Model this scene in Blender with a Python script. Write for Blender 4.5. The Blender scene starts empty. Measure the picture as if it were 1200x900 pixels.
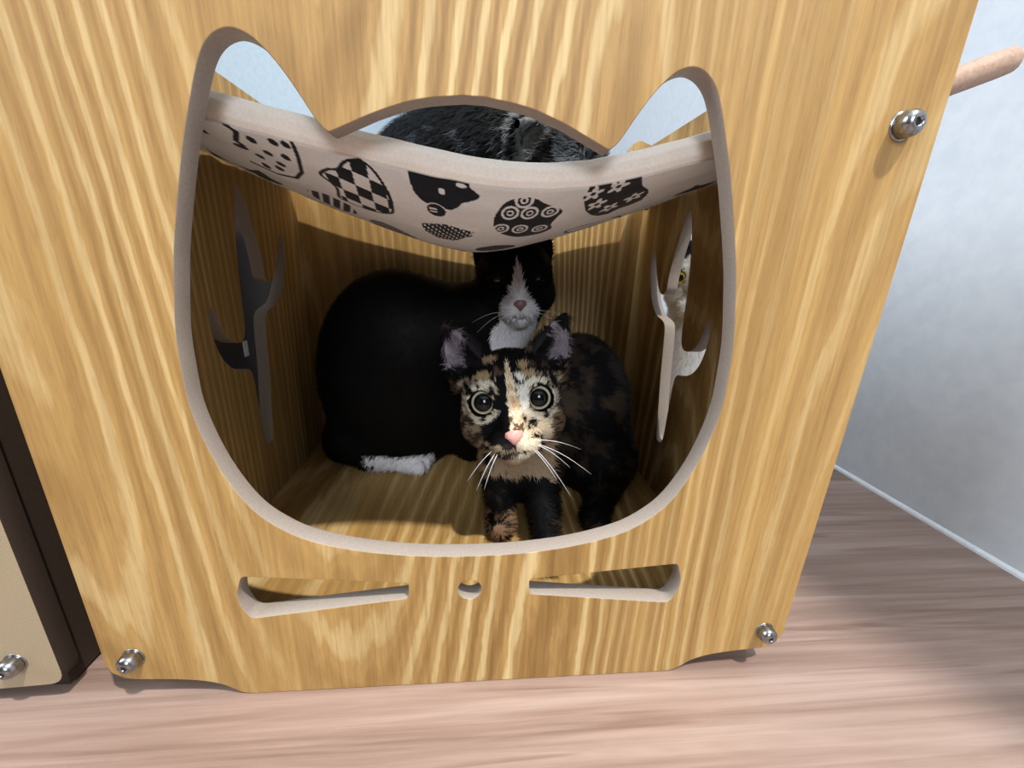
import bpy, bmesh, math, random
import numpy as np
from mathutils import Vector, Matrix

# ------------------------------------------------------------------ camera
scene = bpy.context.scene
COL = scene.collection
cam_data = bpy.data.cameras.new('camera')
cam_data.sensor_width = 36.0
cam_data.lens = 36.0 * 473.3 / 1200.0
cam_data.clip_start = 0.005
cam = bpy.data.objects.new('camera', cam_data)
COL.objects.link(cam)
_right = Vector((0.99590839, -0.08212532, 0.03770828))
_down = Vector((0.01124658, -0.30139074, -0.95343439))
_fwd = Vector((0.08966603, 0.9499574, -0.29923393))
CAM = Vector((0.00208, -0.18672, 0.25523))
_m = Matrix((_right, -_down, -_fwd)).transposed().to_4x4()
_m.translation = CAM
cam.matrix_world = _m
scene.camera = cam

# ------------------------------------------------------------------ light and exposure
w = bpy.data.worlds.new('world'); scene.world = w
w.use_nodes = True
w.node_tree.nodes['Background'].inputs['Color'].default_value = (0.75, 0.86, 1.0, 1)
w.node_tree.nodes['Background'].inputs['Strength'].default_value = 0.0


def area(name, loc, target, sx, sy, power, color, shape='RECTANGLE'):
    l = bpy.data.lights.new(name, 'AREA'); l.shape = shape
    l.size = sx; l.size_y = sy; l.energy = power; l.color = color
    o = bpy.data.objects.new(name, l); COL.objects.link(o)
    o.location = loc
    o.rotation_euler = (Vector(target) - Vector(loc)).to_track_quat('-Z', 'Y').to_euler()
    return o


area('ceiling_downlight', (0.713, -0.918, 2.57), (0.05, 0.0, 0.0), 0.085, 0.085, 66, (1.0, 0.95, 0.87), 'DISK')
area('daylight_window', (0.02, -2.78, 1.55), (0.02, 0.0, 1.55), 0.8, 1.0, 42, (0.84, 0.92, 1.0))
area('side_fill_light', (-1.68, -0.20, 1.50), (0.0, -0.20, 1.50), 1.3, 1.5, 40, (0.86, 0.93, 1.0))  # unseen fill light added on the left to brighten the right wall

vs = scene.view_settings
vs.view_transform = 'Standard'; vs.look = 'None'; vs.gamma = 1.0; vs.use_curve_mapping = False
vs.exposure = 0.42
scene.cycles.max_bounces = 8
scene.cycles.diffuse_bounces = 2

# ------------------------------------------------------------------ helpers
MM = 0.001


def lin(r, g, b):
    def f(c):
        c /= 255.0
        return c / 12.92 if c <= 0.04045 else ((c + 0.055) / 1.055) ** 2.4
    return (f(r), f(g), f(b), 1.0)


def mat(name):
    m = bpy.data.materials.new(name); m.use_nodes = True
    return m, m.node_tree, m.node_tree.nodes['Principled BSDF']


def nd(nt, kind, **kw):
    n = nt.nodes.new(kind)
    for k, v in kw.items():
        setattr(n, k, v)
    return n


def ramp(nt, fac, stops):
    r = nd(nt, 'ShaderNodeValToRGB')
    el = r.color_ramp.elements
    while len(el) < len(stops):
        el.new(0.5)
    for e, (pos, c) in zip(el, stops):
        e.position = pos; e.color = c
    nt.links.new(fac, r.inputs['Fac'])
    return r.outputs['Color']


def noise(nt, vec, scale, detail=2.0, rough=0.5, dist=0.0):
    n = nd(nt, 'ShaderNodeTexNoise')
    n.inputs['Scale'].default_value = scale
    n.inputs['Detail'].default_value = detail
    n.inputs['Roughness'].default_value = rough
    n.inputs['Distortion'].default_value = dist
    if vec is not None:
        nt.links.new(vec, n.inputs['Vector'])
    return n.outputs['Fac']


def mapping(nt, scale, loc=(0, 0, 0)):
    tc = nd(nt, 'ShaderNodeTexCoord'); mp = nd(nt, 'ShaderNodeMapping')
    mp.inputs['Scale'].default_value = scale
    mp.inputs['Location'].default_value = loc
    nt.links.new(tc.outputs['Object'], mp.inputs['Vector'])
    return mp.outputs['Vector']


def math_n(nt, op, a, b=None):
    n = nd(nt, 'ShaderNodeMath', operation=op)
    for i, v in enumerate((a, b)):
        if v is None:
            continue
        if isinstance(v, (int, float)):
            n.inputs[i].default_value = v
        else:
            nt.links.new(v, n.inputs[i])
    return n.outputs[0]


def mix_rgb(nt, fac, a, b, blend='MIX'):
    n = nd(nt, 'ShaderNodeMix', data_type='RGBA', blend_type=blend)
    for sock, v in ((n.inputs[0], fac), (n.inputs[6], a), (n.inputs[7], b)):
        if isinstance(v, (int, float)):
            sock.default_value = v
        elif isinstance(v, tuple):
            sock.default_value = v
        else:
            nt.links.new(v, sock)
    return n.outputs[2]


def wood_material(name, along, loc, dark, mid, light, rings=400.0, rough=0.58):
    """laminate with long ash figure: contour lines of a stretched noise field; along = grain axis"""
    m, nt, p = mat(name)
    ai = 'xyz'.index(along)

    def grain(across, length, off=(0, 0, 0)):
        sc = [across] * 3; sc[ai] = length
        return mapping(nt, tuple(sc), tuple(a + b for a, b in zip(loc, off)))
    n1 = noise(nt, grain(4.2, 0.42), 1.0, 1.0, 0.30, 0.0)
    wob = noise(nt, grain(90.0, 16.0, (1, 2, 3)), 1.0, 3.0, 0.6)
    ph = math_n(nt, 'ADD', math_n(nt, 'MULTIPLY', n1, rings), math_n(nt, 'MULTIPLY', wob, 4.2))
    s01 = math_n(nt, 'MULTIPLY_ADD', math_n(nt, 'SINE', ph), 0.5); nt.nodes[-1].inputs[2].default_value = 0.5
    n2 = noise(nt, grain(11.0, 0.8, (3.1, 7.7, 1.3)), 1.0, 2.0, 0.5)
    n3 = noise(nt, grain(520.0, 14.0), 1.0, 2.0, 0.6)
    n4 = noise(nt, grain(1300.0, 110.0), 1.0, 1.0, 0.5)
    n5 = noise(nt, grain(120.0, 1.6, (5, 5, 5)), 1.0, 2.0, 0.55)
    base = ramp(nt, s01, [(0.0, dark), (0.30, mid), (0.70, mid), (0.95, light)])
    calm = ramp(nt, n2, [(0.36, (0, 0, 0, 1)), (0.62, (0.85, 0.85, 0.85, 1))])
    base = mix_rgb(nt, calm, base, mid)
    st = ramp(nt, n5, [(0.34, (0.84, 0.81, 0.76, 1)), (0.52, (1, 1, 1, 1)), (0.68, (1.14, 1.15, 1.18, 1))])
    base = mix_rgb(nt, 0.8, base, st, 'MULTIPLY')
    fine = ramp(nt, n3, [(0.32, (0.80, 0.77, 0.72, 1)), (0.62, (1.06, 1.06, 1.05, 1))])
    base = mix_rgb(nt, 0.7, base, fine, 'MULTIPLY')
    pores = ramp(nt, n4, [(0.28, (0.80, 0.77, 0.72, 1)), (0.45, (1, 1, 1, 1))])
    base = mix_rgb(nt, 0.5, base, pores, 'MULTIPLY')
    nt.links.new(base, p.inputs['Base Color'])
    p.inputs['Roughness'].default_value = rough
    bp = nd(nt, 'ShaderNodeBump'); bp.inputs['Strength'].default_value = 0.06; bp.inputs['Distance'].default_value = 0.0006
    nt.links.new(n3, bp.inputs['Height']); nt.links.new(bp.outputs['Normal'], p.inputs['Normal'])
    return m


def speckle_material(name, c0, c1, scale, rough=0.7, bump=0.0):
    m, nt, p = mat(name)
    n = noise(nt, mapping(nt, (1, 1, 1)), scale, 3.0, 0.6)
    nt.links.new(ramp(nt, n, [(0.35, c0), (0.65, c1)]), p.inputs['Base Color'])
    p.inputs['Roughness'].default_value = rough
    if bump:
        bp = nd(nt, 'ShaderNodeBump'); bp.inputs['Strength'].default_value = bump; bp.inputs['Distance'].default_value = 0.001
        nt.links.new(n, bp.inputs['Height']); nt.links.new(bp.outputs['Normal'], p.inputs['Normal'])
    return m


WOOD_TONES = (lin(144, 109, 57), lin(170, 135, 79), lin(206, 181, 130))
M_WOOD = wood_material('ash_laminate', 'z', (0.35, 0.2, 0.27), *WOOD_TONES)
M_WOOD_IN = wood_material('ash_laminate_side', 'z', (1.7, 4.2, 2.2), *WOOD_TONES)
M_WOOD_FL = wood_material('ash_laminate_bottom', 'y', (5.1, 1.2, 0.4), *WOOD_TONES)
M_EDGE = speckle_material('fibreboard_edge', lin(153, 142, 132), lin(163, 152, 142), 900, 0.8)
M_BEIGE = speckle_material('beige_laminate', lin(148, 132, 106), lin(164, 148, 122), 1400, 0.5)
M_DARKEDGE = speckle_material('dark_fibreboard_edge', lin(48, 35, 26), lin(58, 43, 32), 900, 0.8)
M_WALL = speckle_material('painted_wall', lin(222, 229, 236), lin(230, 236, 242), 60, 0.75, 0.08)
M_WALL_BLUE = speckle_material('pale_blue_painted_wall', lin(164, 180, 192), lin(172, 188, 199), 60, 0.75, 0.05)
M_WALL_DIM = speckle_material('unseen_dark_wall', lin(84, 86, 90), lin(92, 94, 98), 60, 0.75, 0.08)  # dark tone given to unseen walls to cut bounce light into the house
M_CEIL = speckle_material('painted_ceiling', lin(236, 238, 240), lin(242, 244, 246), 40, 0.8)
M_CAULK = speckle_material('white_caulk', lin(232, 236, 240), lin(242, 245, 248), 200, 0.5)
M_PEG = speckle_material('plain_dowel_wood', lin(160, 132, 114), lin(178, 150, 130), 500, 0.6)
M_LIGHT_SPECK = speckle_material('light_speck', lin(226, 224, 214), lin(238, 236, 228), 300, 0.7)  # pale chip that stands in for a speck of light

M_STEEL, _nt, _p = mat('polished_steel')
_p.inputs['Metallic'].default_value = 1.0
_n = noise(_nt, mapping(_nt, (1, 1, 1)), 700, 2)
_nt.links.new(ramp(_nt, _n, [(0.3, lin(128, 128, 128)), (0.7, lin(158, 158, 158))]), _p.inputs['Base Color'])
_p.inputs['Roughness'].default_value = 0.26

M_RECESS_SHADE = speckle_material('recess_shade', lin(20, 20, 22), lin(30, 30, 32), 500, 0.6)  # near-black stands in for the shade inside the screw recess


def floor_material():
    m, nt, p = mat('wood_grain_vinyl')
    v = mapping(nt, (2.0, 52.0, 1.0))
    n1 = noise(nt, v, 1.0, 5.0, 0.62, 0.6)
    v2 = mapping(nt, (6.0, 260.0, 1.0), (2, 5, 0))
    n2 = noise(nt, v2, 1.0, 3.0, 0.6, 0.4)
    v3 = mapping(nt, (4.0, 80.0, 1.0), (9, 1, 0))
    n3 = noise(nt, v3, 1.0, 2.0, 0.5, 1.0)
    c = ramp(nt, n1, [(0.28, lin(122, 98, 86)), (0.5, lin(152, 128, 116)), (0.72, lin(176, 155, 144))])
    f = ramp(nt, n2, [(0.3, (0.80, 0.76, 0.74, 1)), (0.6, (1.03, 1.03, 1.03, 1))])
    c = mix_rgb(nt, 0.7, c, f, 'MULTIPLY')
    d = ramp(nt, n3, [(0.30, (0.68, 0.60, 0.56, 1)), (0.40, (1, 1, 1, 1))])
    c = mix_rgb(nt, 0.7, c, d, 'MULTIPLY')
    nt.links.new(c, p.inputs['Base Color'])
    p.inputs['Roughness'].default_value = 0.48
    bp = nd(nt, 'ShaderNodeBump'); bp.inputs['Strength'].default_value = 0.12; bp.inputs['Distance'].default_value = 0.001
    nt.links.new(n2, bp.inputs['Height']); nt.links.new(bp.outputs['Normal'], p.inputs['Normal'])
    return m


M_FLOOR = floor_material()


def attr_material(name, rough, sheen=0.0, sub=0.0):
    m, nt, p = mat(name)
    a = nd(nt, 'ShaderNodeAttribute', attribute_name='tint')
    n = noise(nt, mapping(nt, (1, 1, 1)), 1100, 3, 0.6)
    v = ramp(nt, n, [(0.3, (0.86, 0.86, 0.86, 1)), (0.7, (1.08, 1.08, 1.08, 1))])
    nt.links.new(mix_rgb(nt, 0.6, a.outputs['Color'], v, 'MULTIPLY'), p.inputs['Base Color'])
    p.inputs['Roughness'].default_value = rough
    p.inputs['Specular IOR Level'].default_value = 0.10
    if sheen:
        p.inputs['Sheen Weight'].default_value = sheen
        p.inputs['Sheen Roughness'].default_value = 0.5
    return m


M_FUR = attr_material('fur', 0.62)
M_CLOTH = attr_material('printed_cotton', 0.9, 0.15)

M_NOSE = speckle_material('pink_nose_skin', lin(226, 158, 150), lin(238, 178, 168), 600, 0.45)
M_NOSE_DK = speckle_material('dark_nose_skin', lin(26, 22, 22), lin(36, 30, 30), 600, 0.4)
M_NOSE_GY = speckle_material('dusky_nose_skin', lin(120, 92, 92), lin(140, 108, 106), 600, 0.45)
M_WHISK = speckle_material('white_whisker', lin(236, 236, 236), lin(246, 246, 246), 300, 0.4)


def eye_material(name, iris_in, iris_out, pupil):
    m, nt, p = mat(name)
    tc = nd(nt, 'ShaderNodeTexCoord')
    sp = nd(nt, 'ShaderNodeSeparateXYZ'); nt.links.new(tc.outputs['Object'], sp.inputs[0])
    x2 = math_n(nt, 'MULTIPLY', sp.outputs[0], sp.outputs[0])
    y2 = math_n(nt, 'MULTIPLY', sp.outputs[1], sp.outputs[1])
    r = math_n(nt, 'SQRT', math_n(nt, 'ADD', x2, y2))
    blk = (0.004, 0.004, 0.005, 1)
    c = ramp(nt, r, [(0.0, blk), (pupil, blk), (pupil + 0.03, iris_in), (0.70, iris_out), (0.76, blk)])
    nt.links.new(c, p.inputs['Base Color'])
    p.inputs['Roughness'].default_value = 0.06
    p.inputs['Specular IOR Level'].default_value = 0.30
    return m


M_EYE_GREEN = eye_material('yellow_green_eye', lin(150, 148, 116), lin(200, 196, 168), 0.56)
M_EYE_AMBER = eye_material('amber_eye', lin(190, 150, 50), lin(214, 176, 80), 0.30)
M_EYE_SHADED = eye_material('shaded_green_eye', lin(60, 62, 40), lin(80, 84, 54), 0.55)  # iris tones darkened for the shadow these eyes sit in


def new_obj(name, mesh, m=None, parent=None):
    o = bpy.data.objects.new(name, mesh); COL.objects.link(o)
    if m is not None:
        for mm in (m if isinstance(m, (list, tuple)) else [m]):
            mesh.materials.append(mm)
    if parent is not None:
        o.parent = parent
    return o


def tag(o, label, cat, group=None, kind=None):
    o['label'] = label; o['category'] = cat
    if group: o['group'] = group
    if kind: o['kind'] = kind
    return o


def empty(name, loc=(0, 0, 0)):
    o = bpy.data.objects.new(name, None); COL.objects.link(o)
    o.empty_display_size = 0.02
    return o


def mesh_from(name, verts, faces, smooth=False):
    me = bpy.data.meshes.new(name)
    me.from_pydata([tuple(v) for v in verts], [], [tuple(f) for f in faces]); me.update()
    if smooth:
        me.polygons.foreach_set('use_smooth', [True] * len(me.polygons))
    return me


def box_mesh(name, x0, x1, y0, y1, z0, z1, bevel=0.0):
    bm = bmesh.new()
    bmesh.ops.create_cube(bm, size=1.0)
    for v in bm.verts:
        v.co = ((x0 + x1) / 2 + v.co.x * (x1 - x0), (y0 + y1) / 2 + v.co.y * (y1 - y0), (z0 + z1) / 2 + v.co.z * (z1 - z0))
    if bevel:
        bmesh.ops.bevel(bm, geom=bm.edges[:], offset=bevel, segments=2, affect='EDGES')
    me = bpy.data.meshes.new(name); bm.to_mesh(me); bm.free()
    return me


def catmull(pts, n=6, closed=True):
    P = [np.array(p, float) for p in pts]; N = len(P); out = []
    rng = range(N) if closed else range(N - 1)
    for i in rng:
        if closed:
            a, b, c, d = P[(i - 1) % N], P[i], P[(i + 1) % N], P[(i + 2) % N]
        else:
            a, b, c, d = P[max(i - 1, 0)], P[i], P[i + 1], P[min(i + 2, N - 1)]
        for k in range(n):
            t = k / n
            out.append(0.5 * ((2 * b) + (-a + c) * t + (2 * a - 5 * b + 4 * c - d) * t * t + (-a + 3 * b - 3 * c + d) * t ** 3))
    if not closed:
        out.append(P[-1])
    return [tuple(p) for p in out]


def plate(name, loops, thick, to3d, face_mat, edge_mat, parent):
    """flat board cut from 2D loops (mm; first outer, rest holes); to3d(a, b, depth) -> metres"""
    cu = bpy.data.curves.new(name + '_outline', 'CURVE'); cu.dimensions = '2D'; cu.fill_mode = 'BOTH'
    for lp in loops:
        sp = cu.splines.new('POLY'); sp.points.add(len(lp) - 1); sp.use_cyclic_u = True
        for q, (a, b) in zip(sp.points, lp):
            q.co = (a, b, 0, 1)
    cu.extrude = thick / 2; cu.bevel_depth = 0.35; cu.bevel_resolution = 1; cu.offset = -0.35
    cu.extrude = thick / 2 - 0.35
    tmp = bpy.data.objects.new(name + '_tmp', cu); COL.objects.link(tmp)
    bpy.context.view_layer.update()
    dg = bpy.context.evaluated_depsgraph_get()
    me = bpy.data.meshes.new_from_object(tmp.evaluated_get(dg))
    bpy.data.objects.remove(tmp); bpy.data.curves.remove(cu)
    me.name = name
    for v in me.vertices:
        a, b, c = v.co
        v.co = to3d(a, b, c + thick / 2)
    me.materials.clear()
    nrm = (Vector(to3d(0, 0, 1)) - Vector(to3d(0, 0, 0))).normalized()
    bm = bmesh.new(); bm.from_mesh(me)
    bmesh.ops.remove_doubles(bm, verts=bm.verts, dist=1e-6)
    bmesh.ops.recalc_face_normals(bm, faces=bm.faces)
    bm.normal_update()
    for fc in bm.faces:
        fc.material_index = 0 if abs(fc.normal.dot(nrm)) > 0.9 else 1
    bm.to_mesh(me); bm.free()
    return new_obj(name, me, [face_mat, edge_mat], parent)


def lathe_mesh(name, prof, seg=20):
    """profile [(radius, height)] spun about +Z"""
    vs_, fs = [], []
    for r, h in prof:
        for k in range(seg):
            a = 2 * math.pi * k / seg
            vs_.append((r * math.cos(a), r * math.sin(a), h))
    for i in range(len(prof) - 1):
        for k in range(seg):
            k2 = (k + 1) % seg
            fs.append((i * seg + k, i * seg + k2, (i + 1) * seg + k2, (i + 1) * seg + k))
    fs.append(tuple(range(seg))[::-1])
    fs.append(tuple((len(prof) - 1) * seg + k for k in range(seg)))
    return mesh_from(name, vs_, fs, True)


def tube_mesh(name, pts, radii, seg=6):
    vs_, fs = [], []
    P = [Vector(p) for p in pts]
    for i, p in enumerate(P):
        t = (P[min(i + 1, len(P) - 1)] - P[max(i - 1, 0)]).normalized()
        a = t.orthogonal().normalized() if i == 0 else (a - t * a.dot(t)).normalized()
        b = t.cross(a)
        for k in range(seg):
            an = 2 * math.pi * k / seg
            vs_.append(p + (a * math.cos(an) + b * math.sin(an)) * radii[i])
    for i in range(len(P) - 1):
        for k in range(seg):
            k2 = (k + 1) % seg
            fs.append((i * seg + k, i * seg + k2, (i + 1) * seg + k2, (i + 1) * seg + k))
    fs.append(tuple(range(seg))[::-1]); fs.append(tuple((len(P) - 1) * seg + k for k in range(seg)))
    return mesh_from(name, vs_, fs, True)


# ------------------------------------------------------------------ the room
def structure(name, me, m):
    o = new_obj(name, me, m); o['kind'] = 'structure'; return o


XL, XR, YF, YB, ZC = -1.7, 2.2, -2.8, 1.7, 2.6
structure('floor', box_mesh('floor', XL, XR, YF, YB, -0.03, 0.0), M_FLOOR)
structure('ceiling', box_mesh('ceiling', XL, XR, YF, YB, ZC, ZC + 0.03), M_CEIL)
structure('wall_back', box_mesh('wall_back', XL, XR, YB, YB + 0.05, 0, ZC), M_WALL_BLUE)
structure('wall_front', box_mesh('wall_front', XL, XR, YF - 0.05, YF, 0, ZC), M_WALL_DIM)
structure('wall_left', box_mesh('wall_left', XL - 0.05, XL, YF, YB, 0, ZC), M_WALL_DIM)
structure('wall_right', box_mesh('wall_right', 0.488, 0.57, -0.418, YB, 0, ZC), M_WALL)
structure('wall_far_right', box_mesh('wall_far_right', XR, XR + 0.05, YF, YB, 0, ZC), M_WALL)
# narrow white bead where the wall meets the floor
_pr = [(0.488, 0.0), (0.4845, 0.0), (0.4850, 0.0022), (0.4868, 0.0040), (0.488, 0.0045)]
_v = [(x, y, z) for y in (-0.418, YB) for x, z in _pr]
_n5 = len(_pr)
_f = [(i, (i + 1) % _n5, (i + 1) % _n5 + _n5, i + _n5) for i in range(_n5)]
structure('baseboard_right', mesh_from('baseboard_right', _v, _f), M_CAULK)

# ------------------------------------------------------------------ the cat house
T = 10.5          # board thickness, mm
ZFLOOR = 35.0     # top of the inside bottom board, mm
XS = 183.0        # inner face of the side boards
YBK = 280.0       # inner face of the back board

house = empty('cat_house')
tag(house, 'light wood-grain cat house with cat-face opening and whisker slots', 'cat house')

R_LOW = [(0, 95.5), (25.5, 96.3), (56, 100.2), (84, 108), (100, 117.5), (111, 129), (120, 146), (126, 164), (129.6, 183),
         (129.8, 200), (128.9, 218), (126, 236), (122.5, 254), (117, 274.5), (111.8, 292), (106.5, 307), (102, 318.5),
         (98.3, 325.2), (93.6, 329.4), (88, 331), (82, 329.2), (76.8, 325), (71.8, 319.3), (66.3, 311.5), (61.2, 303.6), (58.0, 300.4), (56.3, 299.6)]
R_ARCH = [(56.3, 299.6), (48.5, 303), (36, 308.3), (21, 312.9), (4, 315.2)]
low = catmull(R_LOW[:1] + R_LOW[1:], 4, False)
arch = catmull(R_ARCH, 5, False)
half = low + arch[1:]
face_hole = half + [(-x, z) for x, z in reversed(half[1:])]


def rounded(poly, rad, n=5):
    out = []; N = len(poly)
    for i, p in enumerate(poly):
        r = rad[i] if isinstance(rad, (list, tuple)) else rad
        p = np.array(p, float); a = np.array(poly[i - 1], float) - p; b = np.array(poly[(i + 1) % N], float) - p
        if r <= 0:
            out.append(tuple(p)); continue
        la, lb = np.linalg.norm(a), np.linalg.norm(b)
        d = min(r, la * 0.45, lb * 0.45)
        s, e = p + a / la * d, p + b / lb * d
        for k in range(n + 1):
            t = k / n
            out.append(tuple((1 - t) ** 2 * s + 2 * t * (1 - t) * p + t * t * e))
    return out


wh_r = rounded([(34.2, 78.4), (122.4, 86.2), (127.2, 71.5), (121.8, 57.2), (34.6, 67.6)], [2.5, 3, 14, 5, 2.5])
wh_l = [(-x, z) for x, z in reversed(wh_r)]
nose_hole = [(6.8 * math.cos(a), 72.3 + 6.8 * math.sin(a)) for a in np.linspace(0, 2 * math.pi, 28, endpoint=False)]
HW = 203.5
r_foot = [(127, 0.3), (133, 1.2), (138, 4.2), (143.5, 8.2), (152, 11.6), (166, 14.2), (190, 16.2)]
bot = [(x, z) for x, z in catmull(r_foot, 4, False)]
bot += [(196, 17.6), (201, 21.5), (HW, 27.5), (HW, 414), (HW - 3, 420), (HW - 9, 423)]
outer = bot + [(-x, z) for x, z in reversed(bot)]
plate('front_panel', [outer, face_hole, wh_l, wh_r, nose_hole], T, lambda a, b, c: (a * MM, (T - c) * MM, b * MM), M_WOOD, M_EDGE, house)

cactus = catmull([(157, 93), (155.5, 125), (153, 156), (141, 161), (127, 167), (116.5, 179), (111.5, 197), (113, 212), (117.5, 212.5), (122.5, 198),
                  (131, 187), (145, 183), (152.5, 191), (155, 215), (157, 242), (162, 272), (169.5, 295), (174, 299.5), (179, 293), (188, 270), (194.5, 246), (196, 230),
                  (206, 226), (216, 234), (225, 250), (232, 265), (237, 266.5), (239.5, 258), (236, 240), (226, 219), (211, 206), (192, 201),
                  (186, 190), (181, 150), (174, 112), (170, 90), (164, 87)], 3)
side_outline = rounded([(T, 2), (YBK, 2), (YBK, 372.5), (T, 372.5)], [0, 0, 0, 0])
for s in (-1, 1):
    o = plate('side_panel', [side_outline, cactus], T, lambda a, b, c, s=s: (s * (XS + c) * MM, a * MM, b * MM), M_WOOD_IN, M_EDGE, house)
back_half = [(197, 2), (197, 365), (188, 371), (178, 374.5), (170, 376.5), (163, 372), (158, 362), (152, 358.5), (140, 360.5),
             (125, 362), (105, 365), (88, 371), (70, 376), (40, 379), (12, 380)]
bh = catmull(back_half[1:], 3, False)
back_outline = [back_half[0]] + bh + [(-x, z) for x, z in reversed(bh)] + [(-197, 2)]
plate('back_panel', [back_outline], T, lambda a, b, c: (a * MM, (YBK + c) * MM, b * MM), M_WOOD_IN, M_EDGE, house)
new_obj('bottom_panel', box_mesh('bottom_panel', -XS * MM, XS * MM, T * MM, YBK * MM, (ZFLOOR - T) * MM, ZFLOOR * MM, 0.0004), M_WOOD_FL, house)

# dome-headed furniture screws
SCREW_PROF = [(0.0050, 0.0), (0.0054, 0.0005), (0.0055, 0.0030), (0.0054, 0.0044), (0.0049, 0.0060), (0.0040, 0.0070), (0.0028, 0.0076), (0.0019, 0.0078), (0.0017, 0.0066), (0.0004, 0.0065)]
screw_me = lathe_mesh('screw', SCREW_PROF, 24); screw_me.materials.append(M_STEEL)
washer_me = lathe_mesh('washer', [(0.0060, 0.0), (0.0061, 0.0004), (0.0058, 0.0008), (0.0050, 0.0009)], 24); washer_me.materials.append(M_STEEL)
socket_me = lathe_mesh('socket', [(0.0018, 0.0), (0.0018, 0.0004), (0.0003, 0.0005)], 6); socket_me.materials.append(M_RECESS_SHADE)


def screw(x, z, parent):
    o = bpy.data.objects.new('screw', screw_me); COL.objects.link(o); o.parent = parent
    o.location = (x * MM, 0.0003, z * MM); o.rotation_euler = (math.pi / 2, 0, 0)
    o['label'] = 'shiny steel dome-headed screw'
    for nm, me, h in (('washer', washer_me, 0.0), ('socket', socket_me, 0.0064)):
        c = bpy.data.objects.new(nm, me); COL.objects.link(c); c.parent = o; c.location = (0, 0, h)


for x, z in ((-187.5, 33.0), (189.5, 31.5), (185.5, 316.0)):
    screw(x, z, house)

# dowel peg on the outer side
_a, _b = Vector((0.190, 0.030, 0.3282)), Vector((0.2628, 0.030, 0.3572))
_pp = [_a + (_b - _a) * t for t in (0, 0.3, 0.6, 0.9, 0.985, 1.0)]
new_obj('peg', tube_mesh('peg', _pp, [0.0060] * 4 + [0.0058, 0.0050], 18), M_PEG, house)

# ------------------------------------------------------------------ the neighbouring house
house2 = empty('cat_house')
tag(house2, 'plain beige cat house standing beside the wood-grain one', 'cat house')
nb = rounded([(-227, 16), (-227, 423), (-633, 423), (-633, 16), (-560, 12), (-550, 0), (-310, 0), (-300, 12)], [9, 9, 9, 9, 6, 4, 4, 6])
plate('front_panel', [nb], T, lambda a, b, c: (a * MM, (T - c) * MM, b * MM), M_BEIGE, M_DARKEDGE, house2)
for x0 in (-247.5, -623.0):
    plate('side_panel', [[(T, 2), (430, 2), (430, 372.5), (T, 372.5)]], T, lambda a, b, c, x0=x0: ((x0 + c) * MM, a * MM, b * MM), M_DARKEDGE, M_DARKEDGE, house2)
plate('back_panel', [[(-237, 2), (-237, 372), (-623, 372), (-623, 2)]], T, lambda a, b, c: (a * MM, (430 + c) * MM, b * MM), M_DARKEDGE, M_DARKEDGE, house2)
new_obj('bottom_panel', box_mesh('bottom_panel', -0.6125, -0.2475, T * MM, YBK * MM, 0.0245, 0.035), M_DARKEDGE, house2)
screw(-247.5, 33, house2)
# white chip added here for the speck of light in the cactus cut-out
o = new_obj('light_speck', box_mesh('light_speck', -0.2370, -0.2365, 0.243, 0.251, 0.146, 0.162), M_LIGHT_SPECK, house2)
o['label'] = 'tiny white chip added for a speck of light'

# ------------------------------------------------------------------ the hammock
HEM = np.array([(34, -6), (31, -1.5), (26, 0), (21, -1), (18.2, -4.5), (18.2, -9), (20, -12.5)], float)
HC = [0.974, 0.367, -6.481, -3.448, 13.472, 18.123, -9.717, 298.972]


def ham_point(x, w_):
    """x across and w_ along the cloth in mm (w_ < 0: rolled hem, w_ >= 0: back from the seam) -> y, z in mm"""
    zo = 291.5 + .285 * (np.sqrt(x * x + 900) - 30)
    zf = np.polyval(HC, x / 100)
    k = np.clip((w_ + 24) / 4, 0, 6); i = np.minimum(k.astype(int), 5); f = k - i
    hy = HEM[i, 0] * (1 - f) + HEM[i + 1, 0] * f; hz = HEM[i, 1] * (1 - f) + HEM[i + 1, 1] * f
    t = np.clip(w_ / 242, 0, 1)
    sag = 19 * (1 - .8 * np.minimum(1, (x / 186) ** 2))
    by = 20 + 242 * t; bz = -12.5 - (sag + zf - zo) * (1 - np.abs(1 - 2 * t) ** 2.6) - 5 * t ** 2
    return np.where(w_ < 0, hy, by), zf + np.where(w_ < 0, hz, bz)


def hash3(ix, iy, iz, seed):
    h = (ix * 374761393 + iy * 668265263 + iz * 2147483647 + seed * 974634777) & 0xFFFFFFFF
    h = ((h ^ (h >> 13)) * 1274126177) & 0xFFFFFFFF
    h = h ^ (h >> 16)
    return (h & 0xFFFF) / 65535.0


def vnoise(P, seed=0):
    """value noise on an (N,3) array, 0..1"""
    P = np.asarray(P, float)
    I = np.floor(P).astype(np.int64); F = P - I; F = F * F * (3 - 2 * F)
    out = np.zeros(len(P))
    for dx in (0, 1):
        for dy in (0, 1):
            for dz in (0, 1):
                wt = (F[:, 0] if dx else 1 - F[:, 0]) * (F[:, 1] if dy else 1 - F[:, 1]) * (F[:, 2] if dz else 1 - F[:, 2])
                out += wt * hash3(I[:, 0] + dx, I[:, 1] + dy, I[:, 2] + dz, seed)
    return out


def fbm(P, seed=0, octv=3):
    a, s, o = 0.5, 0.0, 0.0
    for k in range(octv):
        o = o + a * vnoise(P * 2 ** k, seed + k * 17); s += a; a *= 0.5
    return o / s


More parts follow.
